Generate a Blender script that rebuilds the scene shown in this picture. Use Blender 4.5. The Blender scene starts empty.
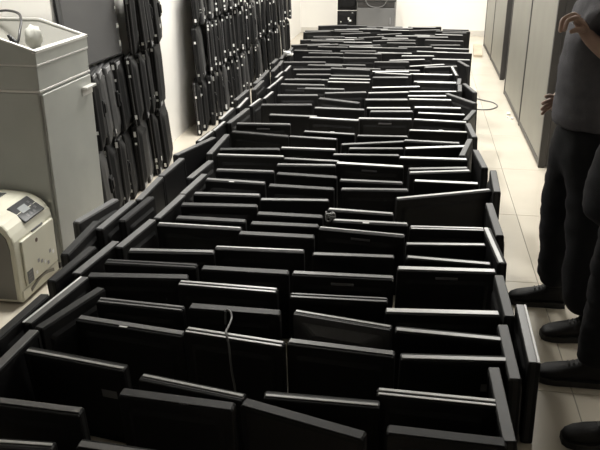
import bpy, bmesh, math, random
from mathutils import Vector, Matrix, noise

C = bpy.context.scene.collection
SC = bpy.context.scene
PI = math.pi
R = math.radians

# ---------------------------------------------------------------- camera
cam_d = bpy.data.cameras.new('camera')
cam = bpy.data.objects.new('camera', cam_d)
C.objects.link(cam)
cam_d.sensor_width = 36.0
cam_d.lens = 736.0 / 600.0 * 36.0
cam_d.clip_start = 0.05
cam_d.clip_end = 60
cam.location = (0, 0, 1.7)
cam.rotation_euler = (R(90 - 22.176), 0, R(8.938))
SC.camera = cam

# ---------------------------------------------------------------- exposure, world
SC.view_settings.view_transform = 'Standard'
SC.view_settings.look = 'None'
SC.view_settings.gamma = 1.0
SC.view_settings.use_curve_mapping = False
SC.view_settings.exposure = 0.0
w = bpy.data.worlds.new('room_air')
SC.world = w
w.use_nodes = True
w.node_tree.nodes['Background'].inputs[0].default_value = (1.0, 0.96, 0.9, 1)
w.node_tree.nodes['Background'].inputs[1].default_value = 0.02

CEIL = 2.9
# fluorescent ceiling lamps: x, y, watts (tubes near the camera are off or weak; the last is added to light the return wall)
LAMPS = [(0.8, 5.5, 46), (-1.3, 5.7, 80), (0.8, 7.6, 56), (-1.0, 8.8, 56), (0.3, 11.0, 95), (-1.98, 3.47, 12)]


# ---------------------------------------------------------------- materials
def mat(name, col, rough=0.5, metal=0.0, spec=0.5, noise=0.0, nscale=30.0, bump=0.0, bscale=200.0, emit=None, coat=0.0):
    m = bpy.data.materials.new(name)
    m.use_nodes = True
    nt = m.node_tree
    b = nt.nodes['Principled BSDF']
    b.inputs['Base Color'].default_value = (*col, 1)
    b.inputs['Roughness'].default_value = rough
    b.inputs['Metallic'].default_value = metal
    b.inputs['Specular IOR Level'].default_value = spec
    b.inputs['Coat Weight'].default_value = coat
    tc = None
    if noise or bump:
        tc = nt.nodes.new('ShaderNodeTexCoord')
    if noise:
        n = nt.nodes.new('ShaderNodeTexNoise')
        n.inputs['Scale'].default_value = nscale
        n.inputs['Detail'].default_value = 4
        nt.links.new(tc.outputs['Object'], n.inputs['Vector'])
        r = nt.nodes.new('ShaderNodeValToRGB')
        r.color_ramp.elements[0].position = 0.3
        r.color_ramp.elements[1].position = 0.7
        r.color_ramp.elements[0].color = (*[c * (1 - noise) for c in col], 1)
        r.color_ramp.elements[1].color = (*[min(1, c * (1 + noise)) for c in col], 1)
        nt.links.new(n.outputs['Fac'], r.inputs['Fac'])
        nt.links.new(r.outputs['Color'], b.inputs['Base Color'])
    if bump:
        n2 = nt.nodes.new('ShaderNodeTexNoise')
        n2.inputs['Scale'].default_value = bscale
        nt.links.new(tc.outputs['Object'], n2.inputs['Vector'])
        bp = nt.nodes.new('ShaderNodeBump')
        bp.inputs['Strength'].default_value = bump
        bp.inputs['Distance'].default_value = 0.002
        nt.links.new(n2.outputs['Fac'], bp.inputs['Height'])
        nt.links.new(bp.outputs['Normal'], b.inputs['Normal'])
    if emit:
        b.inputs['Emission Color'].default_value = (*emit[0], 1)
        b.inputs['Emission Strength'].default_value = emit[1]
    return m


M = {}
M['wall'] = mat('white_wall_paint', (0.88, 0.86, 0.82), 0.7, noise=0.012, nscale=2)
M['tile'] = mat('cream_floor_tile', (0.62, 0.57, 0.48), 0.22, noise=0.05, nscale=3)
M['grout'] = mat('grey_grout', (0.30, 0.28, 0.25), 0.9)
M['ceiling'] = mat('ceiling_white', (0.75, 0.74, 0.72), 0.8)
M['base'] = mat('baseboard_paint', (0.66, 0.63, 0.58), 0.5)
M['panel'] = mat('beige_partition_laminate', (0.265, 0.255, 0.22), 0.5, noise=0.05, nscale=4)
M['post'] = mat('dark_bronze_aluminium', (0.045, 0.042, 0.04), 0.45)
M['body'] = mat('black_monitor_plastic', (0.0165, 0.0165, 0.017), 0.62, spec=0.12, bump=0.1, bscale=900)
M['body2'] = mat('charcoal_monitor_plastic', (0.0125, 0.0125, 0.013), 0.6, spec=0.15, bump=0.1, bscale=900)
M['body3'] = mat('graphite_monitor_plastic', (0.055, 0.055, 0.056), 0.5, spec=0.3, noise=0.1, nscale=60)
M['screen'] = mat('unlit_lcd_screen', (0.013, 0.013, 0.014), 0.42, spec=0.2)
M['trimB'] = mat('bright_lit_silver_edge', (0.74, 0.74, 0.74), .36)
M['trimb'] = mat('lit_silver_grey_edge', (0.46, 0.46, 0.46), .36)
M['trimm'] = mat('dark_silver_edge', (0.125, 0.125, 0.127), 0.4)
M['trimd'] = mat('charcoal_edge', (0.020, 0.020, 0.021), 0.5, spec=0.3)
M['trimn'] = mat('narrow_lit_silver_edge', (.50, .50, .50), .34)
M['trimx'] = mat('matt_graphite_edge', (0.055, 0.055, 0.057), 0.55)
M['slot'] = mat('grey_vent_plastic', (0.13, 0.13, 0.135), 0.4)
M['label'] = mat('grey_rating_label', (0.22, 0.22, 0.225), 0.5)
M['white'] = mat('white_sticker_paper', (0.85, 0.85, 0.83), 0.6)
M['port'] = mat('metal_port_plate', (0.30, 0.30, 0.31), 0.4)
M['cable'] = mat('black_cable_rubber', (0.012, 0.012, 0.013), 0.4)
M['gcable'] = mat('grey_cable_rubber', (0.16, 0.16, 0.16), 0.4)
M['steel'] = mat('grey_painted_steel', (0.40, 0.41, 0.385), 0.40, noise=0.05, nscale=5)
M['steel_side'] = M['steel']
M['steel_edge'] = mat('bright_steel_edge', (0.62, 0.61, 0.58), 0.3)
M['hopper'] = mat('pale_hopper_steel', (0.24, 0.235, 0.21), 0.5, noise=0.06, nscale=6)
M['printer'] = mat('beige_printer_plastic', (0.66, 0.645, 0.54), 0.45, noise=0.02, nscale=8)
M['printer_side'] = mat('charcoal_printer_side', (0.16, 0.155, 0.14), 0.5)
M['printer_dark'] = mat('dark_grey_control_plastic', (0.06, 0.062, 0.065), 0.4)
M['lcd'] = mat('grey_lcd_glass', (0.34, 0.36, 0.36), 0.25)
M['tv'] = mat('grey_display_back', (0.10, 0.10, 0.102), 0.5, noise=0.05, nscale=4)
M['locker'] = mat('dark_grey_locker_steel', (0.16, 0.16, 0.16), 0.5, noise=0.05, nscale=4)
M['bag'] = mat('crumpled_pale_plastic', (0.33, 0.33, 0.30), 0.6)
M['card'] = mat('pale_brown_cardboard', (0.55, 0.47, 0.36), 0.8, noise=0.1, nscale=12)
M['skin'] = mat('skin', (0.40, 0.27, 0.215), 0.55)
M['lip'] = mat('lip_skin', (0.30, 0.14, 0.12), 0.45)
M['hair'] = mat('black_hair', (0.012, 0.010, 0.009), 0.45, bump=0.6, bscale=150)
M['sweater'] = mat('slate_grey_knit', (0.105, 0.103, 0.115), 0.85, spec=0.2, noise=0.12, nscale=25, bump=0.6, bscale=500)
M['trousers'] = mat('black_trouser_cloth', (0.010, 0.010, 0.012), 0.85, spec=0.2, bump=0.4, bscale=400)
M['jacket'] = mat('black_jacket_cloth', (0.012, 0.012, 0.015), 0.8, spec=0.2, bump=0.4, bscale=300)
M['boot'] = mat('black_boot_leather', (0.010, 0.0095, 0.0095), 0.6, spec=0.25, bump=0.3, bscale=120)
M['sole'] = mat('black_rubber_sole', (0.018, 0.018, 0.018), 0.7)
M['lace'] = mat('dark_grey_lace', (0.07, 0.07, 0.068), 0.8)
M['eye'] = mat('eye_white', (0.7, 0.68, 0.65), 0.2)
M['tube'] = mat('lit_lamp_diffuser', (0.9, 0.9, 0.88), 0.5, emit=((1.0, 0.95, 0.86), 4.0))
M['lampbody'] = mat('white_lamp_housing', (0.8, 0.8, 0.8), 0.5)


# ---------------------------------------------------------------- helpers
def link(name, me, parent=None, loc=None, rot=None):
    o = bpy.data.objects.new(name, me)
    C.objects.link(o)
    if parent is not None:
        o.parent = parent
    if loc is not None:
        o.location = loc
    if rot is not None:
        o.rotation_euler = rot
    return o


def mesh(name, bm, m, smooth=False):
    me = bpy.data.meshes.new(name)
    bmesh.ops.recalc_face_normals(bm, faces=bm.faces)
    bm.to_mesh(me)
    bm.free()
    if m is not None:
        me.materials.append(m)
    if smooth:
        for p in me.polygons:
            p.use_smooth = True
    return me


def tag(o, label=None, cat=None, group=None, kind=None):
    if label:
        o['label'] = label
    if cat:
        o['category'] = cat
    if group:
        o['group'] = group
    if kind:
        o['kind'] = kind
    return o


def thing(name, label, cat, loc=(0, 0, 0), rot=(0, 0, 0), group=None):
    o = link(name, None, None, loc, rot)
    o.empty_display_size = 0.05
    return tag(o, label, cat, group)


def box(bm, x0, x1, y0, y1, z0, z1, bev=0.0):
    vs = [bm.verts.new((x, y, z)) for z in (z0, z1) for y in (y0, y1) for x in (x0, x1)]
    fs = [bm.faces.new([vs[i] for i in q]) for q in ((0, 2, 3, 1), (4, 5, 7, 6), (0, 1, 5, 4), (2, 6, 7, 3), (0, 4, 6, 2), (1, 3, 7, 5))]
    if bev:
        es = list({e for f in fs for e in f.edges})
        bmesh.ops.bevel(bm, geom=es, offset=bev, segments=1, affect='EDGES', profile=0.5)
    return bm


def boxm(name, x0, x1, y0, y1, z0, z1, m, bev=0.0):
    bm = bmesh.new()
    box(bm, x0, x1, y0, y1, z0, z1, bev)
    return mesh(name, bm, m)


def part(name, dims, m, parent, bev=0.0, label=None):
    o = link(name, boxm(name, *dims, m, bev), parent)
    if label:
        o['label'] = label
    return o


def prism(bm, pts, axis, a, b):
    """extrude a polygon (u,v) along an axis from a to b; axis 0: (u,v)=(y,z), 1: (x,z), 2: (x,y)"""
    def P(u, v, t):
        return ((t, u, v), (u, t, v), (u, v, t))[axis]
    A = [bm.verts.new(P(u, v, a)) for u, v in pts]
    B = [bm.verts.new(P(u, v, b)) for u, v in pts]
    bm.faces.new(A)
    bm.faces.new(B[::-1])
    n = len(pts)
    for i in range(n):
        bm.faces.new([A[i], A[(i + 1) % n], B[(i + 1) % n], B[i]])
    return bm


def tube(bm, pts, r, n=6):
    pts = [Vector(p) for p in pts]
    rings = []
    for i, p in enumerate(pts):
        d = (pts[min(i + 1, len(pts) - 1)] - pts[max(i - 1, 0)]).normalized()
        up = Vector((0, 0, 1)) if abs(d.z) < 0.9 else Vector((1, 0, 0))
        s = d.cross(up).normalized()
        t = s.cross(d)
        rr = r[i] if isinstance(r, (list, tuple)) else r
        rings.append([bm.verts.new(p + (s * math.cos(2 * PI * k / n) + t * math.sin(2 * PI * k / n)) * rr) for k in range(n)])
    for a, b in zip(rings, rings[1:]):
        for k in range(n):
            bm.faces.new([a[k], a[(k + 1) % n], b[(k + 1) % n], b[k]])
    bm.faces.new(rings[0][::-1])
    bm.faces.new(rings[-1])
    return bm


def smooth_path(pts, n=5):
    P = [Vector(p) for p in pts]
    P = [P[0] * 2 - P[1]] + P + [P[-1] * 2 - P[-2]]
    out = []
    for i in range(1, len(P) - 2):
        for k in range(n):
            t = k / n
            a, b, c, d = P[i - 1], P[i], P[i + 1], P[i + 2]
            out.append(0.5 * ((2 * b) + (c - a) * t + (2 * a - 5 * b + 4 * c - d) * t * t + (3 * b - a - 3 * c + d) * t ** 3))
    out.append(P[-2])
    return out


def ordinal(n):
    if 10 <= n % 100 <= 20:
        return '%dth' % n
    return '%d%s' % (n, {1: 'st', 2: 'nd', 3: 'rd'}.get(n % 10, 'th'))


# ---------------------------------------------------------------- the room
X_L, X_A, X_R, Y_N, Y_F = -2.0, -2.5, 2.0, -3.5, 12.75   # left wall, alcove wall, right wall, near, far
Y_A = 3.92                                                # the alcove ends here


def structure(name, me, parent=None, label=None):
    o = link(name, me, parent)
    if parent is None:
        o['kind'] = 'structure'
    if label:
        o['label'] = label
    return o


floor = structure('floor', boxm('floor', X_A - .1, X_R + .1, Y_N - .1, Y_F + .1, -0.12, -0.004, M['grout']), None, 'cream tiled floor with thin grey joints')
PITCH = 0.97
tile_cache = {}
for i in range(-5, 4):
    for j in range(-9, 12):
        x0, x1 = 0.68 + i * PITCH, 0.68 + (i + 1) * PITCH
        y0, y1 = 3.53 + j * PITCH, 3.53 + (j + 1) * PITCH
        x0, x1 = max(x0, X_A), min(x1, X_R)
        y0, y1 = max(y0, Y_N), min(y1, Y_F)
        if x1 - x0 < 0.03 or y1 - y0 < 0.03:
            continue
        if y0 >= Y_A and x1 <= X_L:
            continue
        key = (round(x1 - x0, 3), round(y1 - y0, 3))
        if key not in tile_cache:
            g = 0.0018
            tile_cache[key] = boxm('tile', -key[0] / 2 + g, key[0] / 2 - g, -key[1] / 2 + g, key[1] / 2 - g, -0.008, 0.0, M['tile'], 0.001)
        link('tile', tile_cache[key], floor, ((x0 + x1) / 2, (y0 + y1) / 2, 0))

structure('wall_left', boxm('wall_left', X_L - .12, X_L, Y_A, Y_F + .1, 0, CEIL, M['wall']), None, 'white painted left wall behind stacked monitors')
structure('wall_alcove', boxm('wall_alcove', X_A - .12, X_A, Y_N - .1, Y_A + .12, 0, CEIL, M['wall']))
structure('wall_return', boxm('wall_return', X_A, X_L - .12, Y_A, Y_A + .12, 0, CEIL, M['wall']))
structure('wall_far', boxm('wall_far', X_L, X_R, Y_F, Y_F + .12, 0, CEIL, M['wall']), None, 'cream white wall at the far end of the room')
structure('wall_right', boxm('wall_right', X_R, X_R + .12, Y_N - .1, Y_F + .12, 0, CEIL, M['wall']))
structure('wall_near', boxm('wall_near', X_A, X_R, Y_N - .12, Y_N, 0, CEIL, M['wall']))
structure('ceiling', boxm('ceiling', X_A - .12, X_R + .12, Y_N - .12, Y_F + .12, CEIL, CEIL + .1, M['ceiling']))
structure('baseboard_far', boxm('baseboard_far', X_L + .02, X_R, Y_F - .015, Y_F, 0, 0.09, M['base'], 0.003))

LAMP_NAMES = ['above the aisle nearest the standing people', 'above the nearer part of the pile', 'above the aisle beside the second screen', 'above the farther part of the pile', 'above the far end of the aisle', 'added over the shredder to light the return wall']
for (lx, ly, watt), nm in zip(LAMPS, LAMP_NAMES):
    t = thing('ceiling_lamp', 'white fluorescent ceiling lamp ' + nm, 'ceiling lamp', (lx, ly, CEIL), (0, 0, PI / 2 if ly < 4 else 0), group='fluorescent ceiling lamps')
    hl = .46 if ly < 4 else .62
    part('housing', (-.16, .16, -hl, hl, -.07, 0), M['lampbody'], t, .004)
    part('diffuser', (-.14, .14, -hl + .02, hl - .02, -.08, -.068), M['tube'], t)
    ld = bpy.data.lights.new('lamp_light', 'AREA')
    ld.shape = 'RECTANGLE'
    ld.size, ld.size_y = 0.28, 2 * hl - .04
    ld.energy = watt
    if ly < 4:
        ld.spread = R(64)      # added lamp: beam narrowed to the return wall, off the floor
    ld.color = (1.0, 0.98, 0.925)
    lo = bpy.data.objects.new('lamp_light', ld)
    C.objects.link(lo)
    lo.parent = t
    lo.location = (0, 0, -.09)

# ---------------------------------------------------------------- partition screens on the right
PH = 2.15


def partition(xa, ys, label):
    t = thing('partition_screen', label, 'partition', (xa, ys[0], 0))
    d = 0.05
    n = len(ys)
    for k in range(n - 1):
        a, b = ys[k] - ys[0], ys[k + 1] - ys[0]
        part('panel', (0.006, d - .006, a + .022, b - .022, 0.05, PH - .04), M['panel'], t, .003)
    for k in range(n):
        a = ys[k] - ys[0]
        part('post', (0, d, a - .02, a + .02, 0, PH), M['post'], t, .003)
    part('end_return', (d, 0.75, -.02, .02, 0.012, PH), M['post'], t, .003)
    part('bottom_rail', (0.002, d - .002, 0, ys[-1] - ys[0], 0.012, 0.05), M['post'], t)
    part('top_rail', (0.002, d - .002, 0, ys[-1] - ys[0], PH - .04, PH), M['post'], t)
    return t


partition(0.95, (5.55, 6.83, 8.19), 'nearer beige office partition with dark frame, behind the standing person')
partition(0.98, (9.0, 10.39, 11.66), 'farther beige office partition with dark frame near the cream end wall')
bm = bmesh.new()
box(bm, 0, .42, 0, .30, 0, .62, .006)
crate = thing('storage_box', 'dark grey box standing in the gap between the two partitions', 'box', (1.05, 8.55, 0))
link('box_body', mesh('box_body', bm, M['locker']), crate)
part('lid', (-.006, .426, -.006, .306, .62, .66), M['post'], crate, .004)

# ---------------------------------------------------------------- monitors
def rrect(w, h, r, n=3, z0=0.0):
    """rounded rectangle outline in x,z; bottom at z0"""
    pts = []
    for cx, cz, a0 in ((w / 2 - r, z0 + h - r, 0), (-w / 2 + r, z0 + h - r, 90), (-w / 2 + r, z0 + r, 180), (w / 2 - r, z0 + r, 270)):
        for k in range(n + 1):
            a = R(a0 + 90 * k / n)
            pts.append((cx + r * math.cos(a), cz + r * math.sin(a)))
    return pts


def loft(layers, m, name, cap0=True, cap1=True):
    bm = bmesh.new()
    rings = [[bm.verts.new((x, y, z)) for x, z in pts] for y, pts in layers]
    n = len(rings[0])
    for a, b in zip(rings, rings[1:]):
        for k in range(n):
            bm.faces.new([a[k], a[(k + 1) % n], b[(k + 1) % n], b[k]])
    if cap0:
        bm.faces.new(rings[0])
    if cap1:
        bm.faces.new(rings[-1][::-1])
    return mesh(name, bm, m)


MON = {}


def monitor_meshes(w, h, kind, tone):
    """meshes of one monitor: screen side at -y, back at +y, standing on z=0"""
    key = (w, h, kind, tone)
    if key in MON:
        return MON[key]
    mb = {'g': M['body3']}.get(tone, M['body'])  # grey-lit monitor: light on its face put into a paler plastic
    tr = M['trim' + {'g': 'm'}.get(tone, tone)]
    r = 0.007
    d = {}
    # front bezel: ring with a stepped-in opening
    o0, o1 = rrect(w - .006, h - .006, r, z0=.003), rrect(w, h, r)
    i0 = rrect(w - .036, h - .040, .003, z0=.022)
    layers = [(-.009, o1), (-.0225, o1), (-.025, o0), (-.025, i0), (-.020, i0)]
    d['front_bezel'] = loft(layers, mb, 'front_bezel', True, False)
    bm = bmesh.new()
    x, z0, z1 = w / 2 - .018, .022, h - .018
    bm.faces.new([bm.verts.new(p) for p in ((-x, -.0215, z0), (x, -.0215, z0), (x, -.0215, z1), (-x, -.0215, z1))])
    d['screen'] = mesh('screen', bm, M['screen'])
    if kind == '2':     # two thin bright rims with a groove between
        a, b = rrect(w + .002, h + .002, r, z0=-.001), rrect(w - .004, h - .004, r, z0=.002)
        layers = [(-.011, a), (-.006, a), (-.0055, b), (.0015, b), (.002, a), (.006, a)]
    else:
        a = rrect(w + .001, h + .001, r, z0=-.0005)
        layers = [(-.010, a), (.005, a)]
    d['side_trim'] = loft(layers, M['trimd'], 'side_trim')
    # rim along the top edge only, ceiling shine painted into its colour
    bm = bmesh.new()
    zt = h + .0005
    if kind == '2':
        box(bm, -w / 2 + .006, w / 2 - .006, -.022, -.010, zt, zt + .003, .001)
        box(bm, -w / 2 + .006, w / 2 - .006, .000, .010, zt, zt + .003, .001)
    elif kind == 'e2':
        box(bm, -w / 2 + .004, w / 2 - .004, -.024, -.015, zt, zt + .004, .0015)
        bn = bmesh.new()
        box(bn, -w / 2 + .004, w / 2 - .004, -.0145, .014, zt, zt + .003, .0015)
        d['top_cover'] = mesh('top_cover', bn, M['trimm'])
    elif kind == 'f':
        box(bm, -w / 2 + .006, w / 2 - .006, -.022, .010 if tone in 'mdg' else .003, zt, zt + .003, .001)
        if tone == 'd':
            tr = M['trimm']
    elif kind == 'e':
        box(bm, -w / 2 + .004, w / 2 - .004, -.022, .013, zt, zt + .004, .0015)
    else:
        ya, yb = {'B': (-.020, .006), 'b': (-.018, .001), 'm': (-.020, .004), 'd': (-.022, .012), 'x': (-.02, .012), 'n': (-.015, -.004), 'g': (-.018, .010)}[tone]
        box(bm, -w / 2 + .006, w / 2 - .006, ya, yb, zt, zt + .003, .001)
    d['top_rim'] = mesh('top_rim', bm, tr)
    a, b = rrect(w - .001, h - .001, r, z0=.0005), rrect(w - .008, h - .008, r, z0=.004)
    if kind == 'u':
        layers = [(.004, a), (.012, a), (.020, rrect(w - .05, h - .045, .02, z0=.02)), (.055, rrect(w - .15, h - .10, .03, z0=.05)), (.058, rrect(w - .17, h - .12, .03, z0=.06))]
        d['back_cover'] = loft(layers, M['body3'], 'back_cover')
    else:
        layers = [(.004, a), (.013, a), (.016, b), (.017, rrect(w - .06, h - .07, .02, z0=.03)), (.026, rrect(w - .09, h - .10, .02, z0=.045))]
        d['back_cover'] = loft(layers, mb, 'back_cover')
    MON[key] = d
    return d


slot_me = boxm('vent_slot', -.048, .048, .0155, .0215, -.005, .005, M['slot'], .001)
label_me = boxm('rating_label', -.03, .03, .0262, .0268, -.016, .016, M['label'])
label_f = boxm('rating_label', -.03, .03, -.0262, -.0252, -.016, .016, M['label'])
tag_me = boxm('white_tag', -.016, .016, -.012, .012, 0, .0015, M['white'])
drop_me = boxm('round_button', -.004, .004, -.0268, -.0245, -.004, .004, M['port'], .001)


def make_monitor(w, h, kind, tone, x, y, yaw, lean, back, label, group, name='display_monitor', feat=''):
    wq = min((0.34, 0.37, 0.40, 0.43, 0.47, 0.51, 0.57), key=lambda q: abs(q - w))
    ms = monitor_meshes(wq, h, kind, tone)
    # yaw: direction of the top edge; lean: top towards the viewer's side; back=True turns the back to that side
    s = -1 if back else 1
    root = thing(name, label, 'monitor', (x, y, 0.0255 * math.sin(abs(lean)) + .002), (0, 0, 0), group)
    root.rotation_euler = (Matrix.Rotation(yaw + (PI if back else 0), 3, 'Z') @ Matrix.Rotation(s * lean, 3, 'X')).to_euler()
    root.scale = (w / wq, 1, 1)
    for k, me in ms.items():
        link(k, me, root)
    if feat == 's':
        link('vent_slot', slot_me, root, (0.0, 0, h - .030))
    if feat in ('t',):
        link('rating_label', label_me if back else label_f, root, ((-.12 if back else .13), 0, h - .11))
    if feat == 'w':
        link('white_tag', tag_me, root, (-.03 if tone == 'd' else .02, 0, h + .001))
    if feat == 'c':
        link('round_button', drop_me, root, (.05, 0, h - .09))
    return root


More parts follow.
